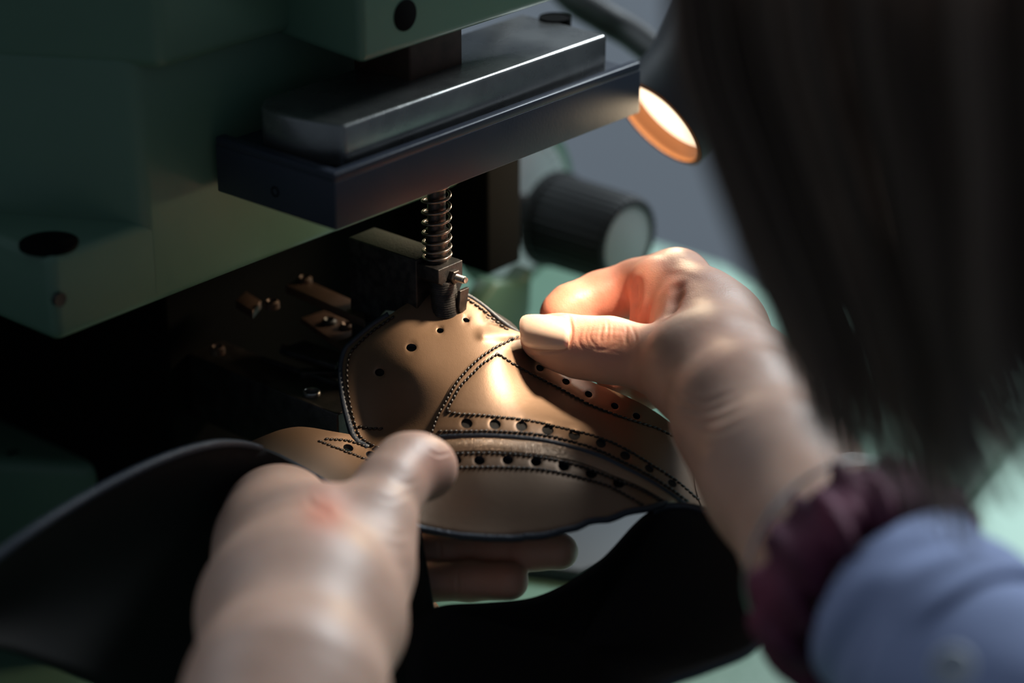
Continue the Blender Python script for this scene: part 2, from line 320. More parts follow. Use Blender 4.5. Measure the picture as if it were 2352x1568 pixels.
tube('lamp_stalk', spline(A2, 20), .006, K['knob'], lamp, n=12)

# ------------------------------------------------------------------ the shoe upper
class TPS:
    def __init__(s, pts):
        P = np.array([[p[0], p[1]] for p in pts])/1000.; z = np.array([p[2] for p in pts]); n = len(P)
        K_ = s.k(P, P)+np.eye(n)*1e-4; Q = np.hstack([np.ones((n, 1)), P]); A_ = np.block([[K_, Q], [Q.T, np.zeros((3, 3))]])
        s.w = np.linalg.solve(A_, np.concatenate([z, np.zeros(3)])); s.P = P
    def k(s, a, b):
        d = np.linalg.norm(a[:, None]-b[None], axis=2); return d*d*np.log(d+1e-9)
    def __call__(s, X):
        X = np.atleast_2d(X)/1000.; return s.k(X, s.P)@s.w[:-3]+np.hstack([np.ones((len(X), 1)), X])@s.w[-3:]
dS = TPS([(1000, 745, .791), (1050, 670, .797), (1100, 700, .797), (1190, 768, .799), (900, 725, .794), (790, 850, .797), (800, 955, .788), (847, 1027, .780), (950, 850, .780), (1020, 950, .769), (1080, 860, .775), (1150, 810, .783),
          (1240, 840, .792), (1300, 900, .785), (1350, 880, .792), (1450, 930, .790), (1520, 960, .797), (1200, 930, .771), (1400, 1000, .770), (1600, 1040, .789), (1650, 1110, .786), (1700, 1170, .785),
          (1240, 1000, .759), (1120, 1000, .759), (1450, 1070, .757), (1570, 1150, .756), (1100, 1100, .746), (1300, 1120, .744), (970, 1210, .737), (1180, 1233, .735), (1400, 1190, .740), (1530, 1155, .748),
          (900, 1120, .747), (800, 1132, .746), (700, 1078, .752), (600, 1030, .758), (560, 1015, .768), (650, 985, .776), (780, 995, .780)])
def resample(P, s, closed=True):
    P = np.asarray(P, float)
    if closed: P = np.vstack([P, P[:1]])
    L = np.concatenate([[0], np.cumsum(np.linalg.norm(np.diff(P, axis=0), axis=1))]); n = max(2, int(round(L[-1]/s)))
    t = np.linspace(0, L[-1], n+1)
    out = np.stack([np.interp(t, L, P[:, i]) for i in range(P.shape[1])], 1)
    return out[:-1] if closed else out
def inpoly(X, P):
    r = np.zeros(len(X), bool); j = len(P)-1
    for i in range(len(P)):
        c = ((P[i, 1] > X[:, 1]) != (P[j, 1] > X[:, 1])) & (X[:, 0] < (P[j, 0]-P[i, 0])*(X[:, 1]-P[i, 1])/(P[j, 1]-P[i, 1]+1e-12)+P[i, 0]); r ^= c; j = i
    return r
def polydist(X, P):
    d = np.full(len(X), 1e9)
    for a, b in zip(P[:-1], P[1:]):
        v = b-a; t = np.clip(((X-a)@v)/(v@v+1e-9), 0, 1); d = np.minimum(d, np.linalg.norm(X-a-t[:, None]*v, axis=1))
    return d
def smoothline(P, s=6): return resample(spline(P, len(P)*14), s, False)
def patch(name, outline, m, parent, off=0, thick=.0016, holes=(), grooves=(), sp=6, curved=True, depth=dS, gw=4.5, gd=.00028, roll=.0006, extra=None):
    ol = resample(spline(list(outline)+[outline[0]], len(outline)*14)[:-1] if curved else outline, sp)
    rings, outer = [], []
    for (x, y, rx, ry, an) in holes:
        t = np.linspace(0, 2*np.pi, 19)[:-1]; ca, sa = math.cos(an), math.sin(an)
        for k, lst in ((1, rings), (1.22, outer), (1.5, outer)):
            u, v = np.cos(t)*rx*k, np.sin(t)*ry*k; lst.append(np.stack([x+u*ca-v*sa, y+u*sa+v*ca], 1))
    lo, hi = ol.min(0), ol.max(0); gx, gy = np.meshgrid(np.arange(lo[0], hi[0], sp), np.arange(lo[1], hi[1], sp*.87)); gx = gx+((np.arange(gx.shape[0]) % 2)*sp/2)[:, None]
    G = np.stack([gx.ravel(), gy.ravel()], 1); G = G[inpoly(G, ol)]; G = G[polydist(G, np.vstack([ol, ol[:1]])) > sp*.6]
    for (x, y, rx, ry, an) in holes: G = G[np.hypot(G[:, 0]-x, G[:, 1]-y) > max(rx, ry)*1.5+2]
    n0 = len(ol); V = [ol]; E = [(i, (i+1) % n0) for i in range(n0)]; c = n0
    for r in rings: V.append(r); E += [(c+i, c+(i+1) % 18) for i in range(18)]; c += 18
    V += outer+[G]; V = np.vstack(V)
    res = delaunay_2d_cdt([Vector(p) for p in V], E, [], 0, 1e-4)
    P = np.array([tuple(v) for v in res[0]]); T = np.array([f for f in res[2] if len(f) == 3])
    cen = P[T].mean(1); keep = inpoly(cen, ol)
    for r in rings: keep &= ~inpoly(cen, r)
    T = T[keep]; ar = (P[T[:, 1]]-P[T[:, 0]]); br = (P[T[:, 2]]-P[T[:, 0]]); cr = ar[:, 0]*br[:, 1]-ar[:, 1]*br[:, 0]; T = np.where((cr > 0)[:, None], T[:, ::-1], T)
    used = np.unique(T); mp = -np.ones(len(P), int); mp[used] = np.arange(len(used)); P = P[used]; T = mp[T]
    d = depth(P)-off
    if extra is not None: d = d+extra(P)
    for g in grooves: d += gd*np.exp(-(polydist(P, g)/gw)**2)
    for (x, y, rx, ry, an) in holes: 
        rr = np.hypot(P[:, 0]-x, P[:, 1]-y)/((rx+ry)/2); d += .00032*np.exp(-((rr-1)/.28)**2)
    d += roll*np.exp(-(polydist(P, np.vstack([ol, ol[:1]]))/5)**2)
    X = c2w(np.stack([(P[:, 0]-1176)/FPX*d, (784-P[:, 1])/FPX*d, d], 1))
    N = np.zeros_like(X); fn = np.cross(X[T[:, 1]]-X[T[:, 0]], X[T[:, 2]]-X[T[:, 0]])
    for k in range(3): np.add.at(N, T[:, k], fn)
    N /= np.linalg.norm(N, axis=1)[:, None]+1e-12
    if (N@(-cF)).mean() < 0: T = T[:, ::-1]; N = -N
    cnt = {}
    for t in T:
        for k in range(3): a, b = int(t[k]), int(t[(k+1) % 3]); cnt.setdefault((min(a, b), max(a, b)), []).append((a, b))
    n = len(X); bd = [v[0] for v in cnt.values() if len(v) == 1]
    bi = sorted({a for a, b in bd} | {b for a, b in bd}); bmap = {a: i for i, a in enumerate(bi)}
    B_ = X[bi]; nb = len(bi); back = X-N*thick
    # front, back, and separate rim verts for a crisp dark cut edge
    V3 = np.vstack([X, back, B_, B_-N[bi]*thick]); F3 = [tuple(t) for t in T]+[tuple(t[::-1]+n) for t in T]+[(2*n+bmap[b], 2*n+bmap[a], 2*n+nb+bmap[a], 2*n+nb+bmap[b]) for a, b in bd]
    mi = [0]*len(T)+[2]*len(T)+[1]*len(bd)
    return frompy(name, V3, F3, [m, K['navy'], K['lining']], parent, True, mi)
def on_surface(P, off, depth=dS):
    P = np.asarray(P); d = depth(P)-off; return c2w(np.stack([(P[:, 0]-1176)/FPX*d, (784-P[:, 1])/FPX*d, d], 1))
def stitches(line, parent, off, pitch=11, rad=.00043, name='stitching', depth=dS):
    L = resample(line, pitch, False); V, Fc = [], []
    for a, b in zip(L[:-1], L[1:]):
        v = b-a; t = v/np.linalg.norm(v); nn = np.array([-t[1], t[0]])
        jj = rng.normal(0, .5, 2)
        pts = np.array([a+v*.06+nn*1.6, a+v*.3+nn*.5, a+v*.6-nn*.4, a+v*.92-nn*1.6])+jj*.5
        X = on_surface(pts, np.array([off-.0003, off+.00022, off+.00022, off-.0003]), depth)
        vv, ff = tube_data(X, np.array([.65, 1, 1, .6])*rad, 6); k = len(V); V += vv; Fc += [tuple(i+k for i in f) for f in ff]
    o = frompy(name, V, Fc, K['thread'], parent); o['kind'] = 'stuff'; return o

shoe = thing('shoe_upper', 'brown brogue leather shoe upper being held and punched by both hands', 'shoe upper')
L1 = smoothline([(1192, 772), (1138, 798), (1098, 826), (1070, 853), (1047, 881), (1027, 917), (1007, 952), (987, 1004)])
L2 = smoothline([(1144, 812), (1110, 834), (1086, 857), (1059, 885), (1041, 915), (1025, 944)])
L3 = smoothline([(1144, 812), (1177, 834), (1233, 865), (1296, 897), (1355, 929), (1414, 952), (1462, 968), (1525, 990), (1590, 1030)])
L4 = smoothline([(1025, 944), (1050, 950), (1118, 954), (1217, 966), (1296, 984), (1375, 1004), (1434, 1029), (1494, 1065), (1553, 1103), (1608, 1150)])
L5 = smoothline([(1005, 990), (1070, 990), (1138, 990), (1237, 997), (1316, 1014), (1375, 1033), (1434, 1061), (1494, 1092), (1545, 1125), (1581, 1152)])
L6 = smoothline([(1009, 1000), (1070, 997), (1138, 998), (1240, 1007), (1316, 1024), (1375, 1043), (1434, 1071), (1494, 1102), (1545, 1135), (1575, 1156)])
L7 = smoothline([(1025, 1036), (1120, 1034), (1248, 1044), (1335, 1062), (1414, 1093), (1474, 1121), (1529, 1152)])
L8 = smoothline([(1043, 1042), (1140, 1041), (1248, 1051), (1335, 1071), (1414, 1101), (1474, 1125), (1518, 1150)])
L9 = smoothline([(1040, 1074), (1138, 1073), (1237, 1077), (1316, 1092), (1395, 1115), (1440, 1138), (1478, 1160)])
L10 = smoothline([(745, 1008), (800, 1012), (850, 1028)]); L11 = smoothline([(730, 1012), (790, 1035), (840, 1054), (870, 1062)])
row1 = [(1072, 972), (1137, 974), (1198, 978), (1258, 987), (1319, 999), (1380, 1018), (1436, 1046), (1491, 1076), (1544, 1110)]
row2 = [(1047, 1056), (1101, 1057), (1166, 1056), (1231, 1060), (1295, 1071), (1358, 1088), (1421, 1110)]
row3 = [(1240, 845), (1300, 876), (1352, 905), (1412, 932), (1462, 955)]
H = lambda pts, rx, ry, an=.2: [(x, y, rx, ry, an) for x, y in pts]
base_ol = [(566, 1018), (600, 1003), (650, 985), (700, 980), (780, 993), (850, 1002), (930, 985), (1010, 960), (1100, 955), (1250, 975), (1400, 1010), (1530, 1075), (1620, 1150), (1640, 1190), (1600, 1165), (1560, 1158), (1529, 1154), (1482, 1164), (1434, 1174), (1395, 1190), (1350, 1197), (1324, 1209), (1276, 1221), (1177, 1233), (1120, 1234), (1059, 1229), (964, 1209), (880, 1172), (800, 1132), (700, 1078), (640, 1048), (600, 1032)]
patch('vamp', base_ol, K['leather'], shoe, 0, .0017, H(row2, 13, 10.5)+H([(800, 1028), (852, 1044)], 12, 8, .3), [L8, L9, L10, L11], sp=7)
# piping strip: rounded grained band
st = np.vstack([smoothline([(1005, 998), (1070, 995), (1138, 996), (1240, 1004), (1316, 1020), (1395, 1044), (1454, 1074), (1513, 1105), (1590, 1155)]), smoothline([(1022, 1038), (1120, 1034), (1248, 1044), (1335, 1062), (1414, 1093), (1474, 1118), (1532, 1152)])[::-1]])
mid = smoothline([(1010, 1018), (1120, 1014), (1244, 1024), (1325, 1041), (1404, 1068), (1464, 1096), (1550, 1148)])
patch('piping_strip', st, K['strip'], shoe, .0004, .0012, sp=6, curved=False, extra=lambda P: -.0011*np.exp(-(polydist(P, mid)/15)**2), roll=.0003)
# lining under everything
patch('lining', [(1195, 775), (1130, 810), (1050, 870), (990, 960), (960, 1040), (1000, 1180), (1180, 1220), (1400, 1175), (1600, 1165), (1680, 1180), (1650, 1090), (1520, 965), (1350, 888), (1240, 830)], K['lining'], shoe, -.0034, .001, sp=14)
quarter_ol = [(1200, 770), (1172, 777), (1134, 795), (1093, 822), (1064, 850), (1040, 880), (1020, 917), (1000, 952), (980, 1004), (993, 1003), (1009, 1000), (1070, 997), (1138, 998), (1240, 1007), (1316, 1024), (1375, 1043), (1434, 1071), (1494, 1102), (1545, 1135), (1580, 1158), (1640, 1176), (1705, 1200), (1720, 1180), (1690, 1120), (1640, 1060), (1590, 1012), (1520, 955), (1450, 915), (1350, 872), (1270, 828), (1225, 790)]
patch('quarter', quarter_ol, K['leather'], shoe, .0020, .0012, H(row1[:5], 13.5, 11.5)+H(row1[5:7], 12, 9.5, .45)+H(row1[7:], 11, 7.5, .6)+H(row3, 9, 7, .5), [L1, L2, L3, L4, L5], sp=6)
bk_ = np.vstack([L4+np.array([0, 6.]), (L5-np.array([0, 4.]))[::-1]]); patch('backing', bk_, K['lining'], shoe, .0006, .0003, sp=9, curved=False, roll=0)
tong_ol = [(1049, 668), (1078, 680), (1112, 703), (1146, 732), (1171, 751), (1196, 766), (1190, 790), (1150, 830), (1080, 900), (1045, 960), (1035, 1020), (985, 1040), (915, 1042), (847, 1027), (817, 1006), (800, 955), (790, 905), (786, 846), (796, 804), (817, 783), (855, 749), (893, 724), (940, 694), (1000, 668)]
T1 = smoothline([(1045, 676), (1075, 688), (1107, 710), (1141, 739), (1168, 759)]); T2 = smoothline([(905, 726), (860, 757), (825, 788), (804, 812), (797, 850), (800, 905), (810, 955), (827, 1002), (852, 1020)])
T3 = smoothline([(822, 978), (850, 984), (880, 984)]); T4 = smoothline([(850, 1020), (880, 1030), (915, 1034)])
patch('tongue', tong_ol, K['leather'], shoe, .0006, .0016, [(872, 855, 11, 9, 0), (945, 798, 12, 9, 0), (1011, 759, 8, 6, 0), (1071, 735, 8, 5, .3)], [T1, T2, T3], sp=6, extra=lambda P: -.0022*np.exp(-(polydist(P, np.array([[1200., 772.], [1110., 768.]]))/13)**2)+.0016*np.exp(-(polydist(P, np.array([[1190., 740.], [1120., 735.]]))/15)**2))
patch('tongue_lining', [(1049, 668), (1196, 770), (1080, 900), (1020, 1020), (900, 1035), (847, 1022), (805, 955), (792, 846), (855, 752), (1000, 670)], K['lining'], shoe, -.0016, .001, sp=16)
for L_, off, pt in ((L1, .0020, 10.5), (L2, .0020, 10.5), (L3, .0020, 12), (L4, .0020, 11.5), (L5, .0020, 11.5), (L8, 0, 12), (L9, 0, 12), (L10, 0, 11), (L11, 0, 11), (T1, .0006, 12), (T2, .0006, 12), (T3, .0006, 11), (T4, .0006, 11)):
    stitches(L_, shoe, off+.0001, pt)
Lb = smoothline([(1048, 668), (1078, 680), (1112, 703), (1146, 732), (1171, 751), (1192, 764)]); tube('edge_binding', on_surface(Lb, .0000), .0007, K['navy'], shoe)
Lb = smoothline([(893, 722), (855, 747), (815, 781), (793, 804), (783, 846), (787, 905), (797, 955), (814, 1006), (846, 1029)]); tube('edge_binding', on_surface(Lb, -.0006), .0011, K['navy'], shoe)
# rounded tab at the heel end of the quarter
Lb = L6+np.array([0, 4.]); tube('edge_binding', on_surface(Lb, .0009), .00095, K['navy'], shoe)
Lb = resample(np.array(base_ol)[base_ol.index((1529, 1154)):], 6, False)+np.array([0, 3.]); Lb = Lb[:, :]; Lb[:, 1] += 1.6*np.sin(Lb[:, 0]/37)+1.2*np.sin(Lb[:, 0]/13)*(Lb[:, 0] > 1200); tube('edge_binding', on_surface(Lb, -.0008), .00115, K['navy'], shoe)
patch('heel_tab', [(1592, 1080), (1612, 1070), (1640, 1085), (1665, 1130), (1690, 1190), (1660, 1210), (1622, 1180), (1600, 1130)], K['leather'], shoe, .0035, .0012, sp=8)
# standing back of the upper: black lining seen from inside, left loop
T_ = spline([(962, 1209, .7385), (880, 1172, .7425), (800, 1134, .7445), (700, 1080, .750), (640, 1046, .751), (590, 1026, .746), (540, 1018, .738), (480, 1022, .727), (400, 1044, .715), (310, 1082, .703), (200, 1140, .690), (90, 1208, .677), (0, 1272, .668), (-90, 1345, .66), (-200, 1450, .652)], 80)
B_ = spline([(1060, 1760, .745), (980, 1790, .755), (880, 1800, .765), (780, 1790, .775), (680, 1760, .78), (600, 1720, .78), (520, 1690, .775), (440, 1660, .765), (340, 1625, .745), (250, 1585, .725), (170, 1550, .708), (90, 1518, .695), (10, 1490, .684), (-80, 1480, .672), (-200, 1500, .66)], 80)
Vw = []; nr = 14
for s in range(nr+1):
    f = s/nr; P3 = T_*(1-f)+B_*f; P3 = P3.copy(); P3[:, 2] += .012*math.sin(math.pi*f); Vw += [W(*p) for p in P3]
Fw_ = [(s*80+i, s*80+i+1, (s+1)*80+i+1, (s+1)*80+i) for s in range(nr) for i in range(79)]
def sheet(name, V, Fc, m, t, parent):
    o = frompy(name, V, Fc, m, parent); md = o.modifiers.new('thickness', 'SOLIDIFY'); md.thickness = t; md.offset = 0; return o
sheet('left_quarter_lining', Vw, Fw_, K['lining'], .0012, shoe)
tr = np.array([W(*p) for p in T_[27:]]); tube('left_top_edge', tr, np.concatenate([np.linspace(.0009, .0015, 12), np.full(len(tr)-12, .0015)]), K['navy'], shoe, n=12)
# right loop
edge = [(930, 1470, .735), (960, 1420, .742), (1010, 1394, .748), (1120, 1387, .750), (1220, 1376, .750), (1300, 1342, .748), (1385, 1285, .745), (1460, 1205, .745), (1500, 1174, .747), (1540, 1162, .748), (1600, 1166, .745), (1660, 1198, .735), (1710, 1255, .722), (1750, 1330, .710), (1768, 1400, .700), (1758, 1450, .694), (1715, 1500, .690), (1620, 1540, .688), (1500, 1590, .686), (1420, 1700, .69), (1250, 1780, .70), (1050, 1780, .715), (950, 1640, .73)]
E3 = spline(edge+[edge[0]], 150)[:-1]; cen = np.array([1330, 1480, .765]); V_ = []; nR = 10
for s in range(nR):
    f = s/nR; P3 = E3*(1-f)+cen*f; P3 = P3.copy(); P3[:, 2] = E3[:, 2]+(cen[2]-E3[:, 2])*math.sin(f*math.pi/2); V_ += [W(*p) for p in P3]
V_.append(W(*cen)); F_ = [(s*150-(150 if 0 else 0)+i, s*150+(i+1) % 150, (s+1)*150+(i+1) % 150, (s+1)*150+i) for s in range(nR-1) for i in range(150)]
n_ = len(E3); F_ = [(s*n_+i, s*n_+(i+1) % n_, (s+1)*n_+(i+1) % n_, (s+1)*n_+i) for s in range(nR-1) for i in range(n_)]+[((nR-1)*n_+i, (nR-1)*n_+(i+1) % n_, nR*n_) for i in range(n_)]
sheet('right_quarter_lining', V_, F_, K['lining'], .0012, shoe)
er = spline(edge[8:20], 60); tube('right_top_edge', np.array([W(*p) for p in er]), .0011, K['navy'], shoe, n=10)

# ------------------------------------------------------------------ hands: a signed distance field meshed with surface nets
class Field:
    def __init__(s, lo, hi, h):
        s.lo = np.array(lo); s.h = h; s.n = np.ceil((np.array(hi)-s.lo)/h).astype(int)+1
        s.F = np.full(s.n, .05, np.float32)
    def region(s, lo, hi):
        i0 = np.clip(np.floor((lo-s.lo)/s.h).astype(int), 0, s.n); i1 = np.clip(np.ceil((hi-s.lo)/s.h).astype(int)+1, 0, s.n)
        sl = tuple(slice(a, b) for a, b in zip(i0, i1)); ax = [(s.lo[k]+s.h*np.arange(i0[k], i1[k])).astype(np.float32) for k in range(3)]
        return sl, ax
    def cone(s, p, q, r1, r2, k=.004, flat=1.0, sub=False):
        p, q = np.array(p), np.array(q); m = max(r1, r2)*max(1, 1/flat)+k*1.5+.003
        sl, ax = s.region(np.minimum(p, q)-m, np.maximum(p, q)+m)
        if any(len(a) == 0 for a in ax): return
        X, Y, Z_ = ax[0][:, None, None], ax[1][None, :, None], ax[2][None, None, :]
        v = q-p; L = v@v+1e-12; t = np.clip(((X-p[0])*v[0]+(Y-p[1])*v[1]+(Z_-p[2])*v[2])/L, 0, 1)
        d = np.sqrt((X-p[0]-t*v[0])**2+(Y-p[1]-t*v[1])**2+((Z_-p[2]-t*v[2])*flat)**2)-(r1+(r2-r1)*t)
        f = s.F[sl]
        if sub: hh = np.maximum(k-np.abs(f+d), 0)/k; s.F[sl] = np.maximum(f, -d)+hh*hh*k*.25
        else: hh = np.maximum(k-np.abs(f-d), 0)/k; s.F[sl] = np.minimum(f, d)-hh*hh*k*.25
    def chain(s, pts, k=.004, flat=1.0, k0=None, sub=False):
        """pts: (px, py, distance, radius in px of the photo)"""
        c = [(CC(x, y, d), r/FPX*d) for x, y, d, r in pts]
        for i, ((p, r1), (q, r2)) in enumerate(zip(c[:-1], c[1:])): s.cone(p, q, r1, r2, (k0 if (i == 0 and k0) else k), flat, sub)
    def front(s, px, py, d0=.55, d1=.95):
        ds = np.arange(d0, d1, s.h*.4); P = np.stack([(px-1176)/FPX*ds, (784-py)/FPX*ds, ds], 1); ix = (P-s.lo)/s.h; ok = np.all((ix >= 0) & (ix < s.n-1.01), axis=1)
        if not ok.any(): return None
        ix, ds = ix[ok], ds[ok]; i = ix.astype(int); f = ix-i; v = 0
        for a in (0, 1):
            for b in (0, 1):
                for c in (0, 1): v = v+s.F[i[:, 0]+a, i[:, 1]+b, i[:, 2]+c]*(f[:, 0] if a else 1-f[:, 0])*(f[:, 1] if b else 1-f[:, 1])*(f[:, 2] if c else 1-f[:, 2])
        w_ = np.where(v < 0)[0]; return None if not len(w_) else ds[w_[0]]
    def mesh(s):
        F = s.F; F[0] = F[-1] = .01; F[:, 0] = F[:, -1] = .01; F[:, :, 0] = F[:, :, -1] = .01
        S = F < 0; n = np.array(F.shape)-1
        cs = np.zeros(n, np.int8)
        for a in (0, 1):
            for b in (0, 1):
                for c in (0, 1): cs += S[a:n[0]+a, b:n[1]+b, c:n[2]+c]
        act = (cs > 0) & (cs < 8); I = np.argwhere(act); idx = -np.ones(n, np.int32); idx[act] = np.arange(len(I))
        acc = np.zeros((len(I), 3)); cn = np.zeros(len(I)); cor = [(a, b, c) for a in (0, 1) for b in (0, 1) for c in (0, 1)]
        for u in cor:
            for k in range(3):
                if u[k]: continue
                v = list(u); v[k] = 1; fu = F[I[:, 0]+u[0], I[:, 1]+u[1], I[:, 2]+u[2]]; fv = F[I[:, 0]+v[0], I[:, 1]+v[1], I[:, 2]+v[2]]
                x = (fu < 0) != (fv < 0); t = np.where(x, fu/np.where(fu-fv == 0, 1, fu-fv), 0); p = np.tile(np.array(u, float), (len(I), 1)); p[:, k] = t; acc[x] += p[x]; cn[x] += 1
        V = (I+acc/cn[:, None])*s.h+s.lo; Q = []
        for k in range(3):
            sh = [slice(0, n[0]+1)]*3; a = [slice(1, n[j]) for j in range(3)]; b = list(a)
            a[k] = slice(0, n[k]); b[k] = slice(1, n[k]+1); sa, sb = S[tuple(a)], S[tuple(b)]; X = np.argwhere(sa != sb); off = np.array([1, 1, 1]); off[k] = 0; Y = X+off
            k1, k2 = [j for j in range(3) if j != k]
            def gi(d1, d2): Z2 = Y.copy(); Z2[:, k1] -= d1; Z2[:, k2] -= d2; return idx[Z2[:, 0], Z2[:, 1], Z2[:, 2]]
            q = np.stack([gi(1, 1), gi(0, 1), gi(0, 0), gi(1, 0)], 1); fl_ = sa[tuple(X.T)] ^ (k == 1); q[~fl_] = q[~fl_][:, ::-1]; Q.append(q)
        return V, np.vstack(Q)
def lap(V, Q, it=3, lam=.5):
    E = np.vstack([Q[:, [0, 1]], Q[:, [1, 2]], Q[:, [2, 3]], Q[:, [3, 0]]]); n = len(V); deg = np.bincount(E[:, 0], minlength=n)+np.bincount(E[:, 1], minlength=n)
    for i in range(it):
        S = np.stack([np.bincount(E[:, 0], V[E[:, 1], k], n)+np.bincount(E[:, 1], V[E[:, 0], k], n) for k in range(3)], 1); V = V+lam*(S/deg[:, None]-V)
    return V

# right hand
RH = Field((-.006, -.135, .575), (.165, .042, .885), .0009)
RH.chain([(1880, 1240, .66, 150), (1790, 1090, .685, 150), (1720, 960, .715, 140), (1650, 850, .75, 105), (1590, 740, .785, 95)], .016)                      # wrist, back of the hand
RH.chain([(2330, 1620, .585, 190), (2080, 1420, .615, 172), (1900, 1260, .65, 158), (1800, 1100, .68, 145)], .012)                                        # forearm
RH.chain([(1860, 1100, .70, 90), (1760, 900, .745, 85), (1660, 760, .785, 80), (1560, 655, .805, 72)], .014)                                              # outer side to the knuckles
RH.chain([(1730, 1060, .70, 118), (1670, 960, .725, 95), (1590, 862, .752, 84), (1500, 830, .768, 70)], .010)                                             # thumb metacarpal
RH.chain([(1500, 830, .768, 68), (1440, 812, .774, 67), (1395, 803, .777, 72), (1330, 797, .781, 67), (1285, 785, .785, 60), (1247, 776, .789, 53)], .004)     # thumb
RH.chain([(1640, 800, .748, 34), (1590, 815, .752, 45)], .012)
RH.chain([(1548, 650, .812, 64), (1460, 662, .814, 60), (1380, 684, .812, 56), (1310, 706, .808, 48), (1285, 722, .806, 42)], .005, k0=.012)                # index: base and middle
RH.chain([(1288, 722, .806, 42), (1330, 760, .808, 42), (1330, 800, .806, 40), (1270, 800, .806, 36)], .003)                                              # index: tip behind the thumb
RH.chain([(1545, 655, .800, 56), (1503, 650, .799, 50), (1497, 705, .797, 44), (1475, 790, .802, 43), (1440, 840, .803, 43), (1412, 874, .803, 43)], .003, k0=.008)               # middle finger
RH.chain([(1600, 690, .790, 58), (1588, 700, .789, 48), (1578, 760, .789, 46), (1540, 850, .795, 44), (1490, 900, .803, 42)], .003, k0=.008)               # ring finger
RH.chain([(1640, 760, .79, 60), (1620, 800, .796, 44), (1600, 860, .800, 42), (1570, 920, .803, 38)], .004)                                               # little finger
for cr in ([(1463, 655), (1458, 690), (1452, 728)], [(1556, 660), (1550, 685), (1543, 712)]):      # creases between the fingers
    RH.chain([(x, y, (RH.front(x, y) or .79)+.0003, 3+2.2*i) for i, (x, y) in enumerate(cr)], .004, sub=True)
# left hand
LH = Field((-.125, -.165, .57), (.034, -.022, .815), .0009)
LH.chain([(585, 1900, .60, 255), (655, 1620, .63, 208), (690, 1420, .665, 205), (715, 1290, .695, 170)], .016, flat=1.15)
LH.chain([(715, 1300, .70, 165), (650, 1190, .735, 95), (632, 1152, .764, 62)], .014)                                                                     # towards the index knuckle
LH.chain([(610, 1170, .752, 62), (618, 1250, .715, 95), (600, 1400, .68, 120)], .014)
LH.chain([(632, 1152, .766, 60), (760, 1185, .775, 52), (900, 1215, .785, 44), (1030, 1200, .782, 40)], .008)                                              # index finger under the leather
LH.chain([(780, 1420, .675, 150), (835, 1300, .690, 106), (862, 1200, .700, 82), (893, 1120, .712, 66), (935, 1080, .722, 62), (965, 1072, .727, 62), (988, 1075, .729, 56)], .008)   # thumb
LH.chain([(925, 1062, .722, 50), (905, 1120, .712, 60)], .006)
LH.chain([(700, 1230, .76, 70), (850, 1268, .772, 52), (1000, 1264, .772, 44), (1140, 1262, .768, 41), (1220, 1264, .764, 42), (1285, 1266, .762, 44)], .004)   # middle
LH.chain([(700, 1310, .75, 70), (850, 1340, .762, 54), (960, 1336, .764, 48), (1080, 1334, .762, 45), (1170, 1334, .758, 45)], .0025)                          # ring
LH.chain([(700, 1380, .73, 70), (850, 1410, .757, 52), (920, 1412, .768, 46), (972, 1412, .772, 42)], .003)                                                     # little
LH.chain([(700, 1150, .712, 14), (755, 1180, .705, 10)], .006, sub=True)
person = thing('person', 'person with long dark brown hair and a periwinkle shirt holding the leather with both hands', 'person')
parts = []
for Fd in (RH, LH):
    V, Q = Fd.mesh(); V = lap(V, Q, 3, .5); parts.append((V, Q))
V = np.vstack([p[0] for p in parts]); Q = np.vstack([parts[0][1], parts[1][1]+len(parts[0][0])])
tmp = frompy('tmp', V, Q, None); md = tmp.modifiers.new('s', 'SUBSURF'); md.levels = 1; md.subdivision_type = 'CATMULL_CLARK'
me = bpy.data.meshes.new_from_object(tmp.evaluated_get(bpy.context.evaluated_depsgraph_get())); bpy.data.objects.remove(tmp)
nv = len(me.vertices); X = np.empty(nv*3); me.vertices.foreach_get('co', X); X = X.reshape(-1, 3)
NN = np.empty(nv*3); me.vertices.foreach_get('normal', NN); NN = NN.reshape(-1, 3)
PX = np.stack([1176+X[:, 0]/X[:, 2]*FPX, 784-X[:, 1]/X[:, 2]*FPX], 1)
facing = np.clip(-NN[:, 2]*2+.3, 0, 1)
# skin folds: real displacement of the surface towards the camera side
def fold(line, wd, dep, dmax=1.0, dmin=0.):
    lo, hi = np.min(line, 0)-4*wd, np.max(line, 0)+4*wd; s_ = np.all((PX > lo) & (PX < hi), axis=1) & (X[:, 2] < dmax) & (X[:, 2] > dmin)
    L_ = spline(line, len(line)*6); d = polydist(PX[s_], L_); cd = np.clip(((PX[s_]-L_[0])@(L_[-1]-L_[0]))/((L_[-1]-L_[0])@(L_[-1]-L_[0])), 0, 1); X[s_] -= NN[s_]*(dep*np.sqrt(np.sin(np.pi*cd))*(np.exp(-(d/wd)**2)-.35*np.exp(-((d-2.2*wd)/wd)**2))*facing[s_])[:, None]
s_F = .45
for k in range(9):                                            # thumb knuckle
    x = 1334+k*15+rng.normal(0, 3); y0 = 742+rng.normal(0, 5)+abs(k-4)*2; fold([(x, y0), (x+rng.normal(1, 4), y0+30), (x+rng.normal(3, 5), y0+52+rng.normal(0, 8))], 3.0, .00020*rng.uniform(.5, 1.2), .80)
for k in range(5):
    y = 760+k*11; x = 1350+rng.normal(0, 8); fold([(x, y), (x+40, y+rng.normal(2, 5)), (x+85, y+rng.normal(5, 6))], 3, .00006, .80)
for k, (a, b, c, dp) in enumerate((((1545, 930), (1620, 945), (1700, 915), .00045), ((1560, 905), (1620, 925), (1690, 900), .0003), ((1560, 965), (1640, 968), (1720, 935), .0004), ((1580, 990), (1650, 992), (1720, 960), .0002), ((1540, 900), (1560, 925), (1600, 940), .0003),)):
    fold([a, b, c], 6, dp, .80)
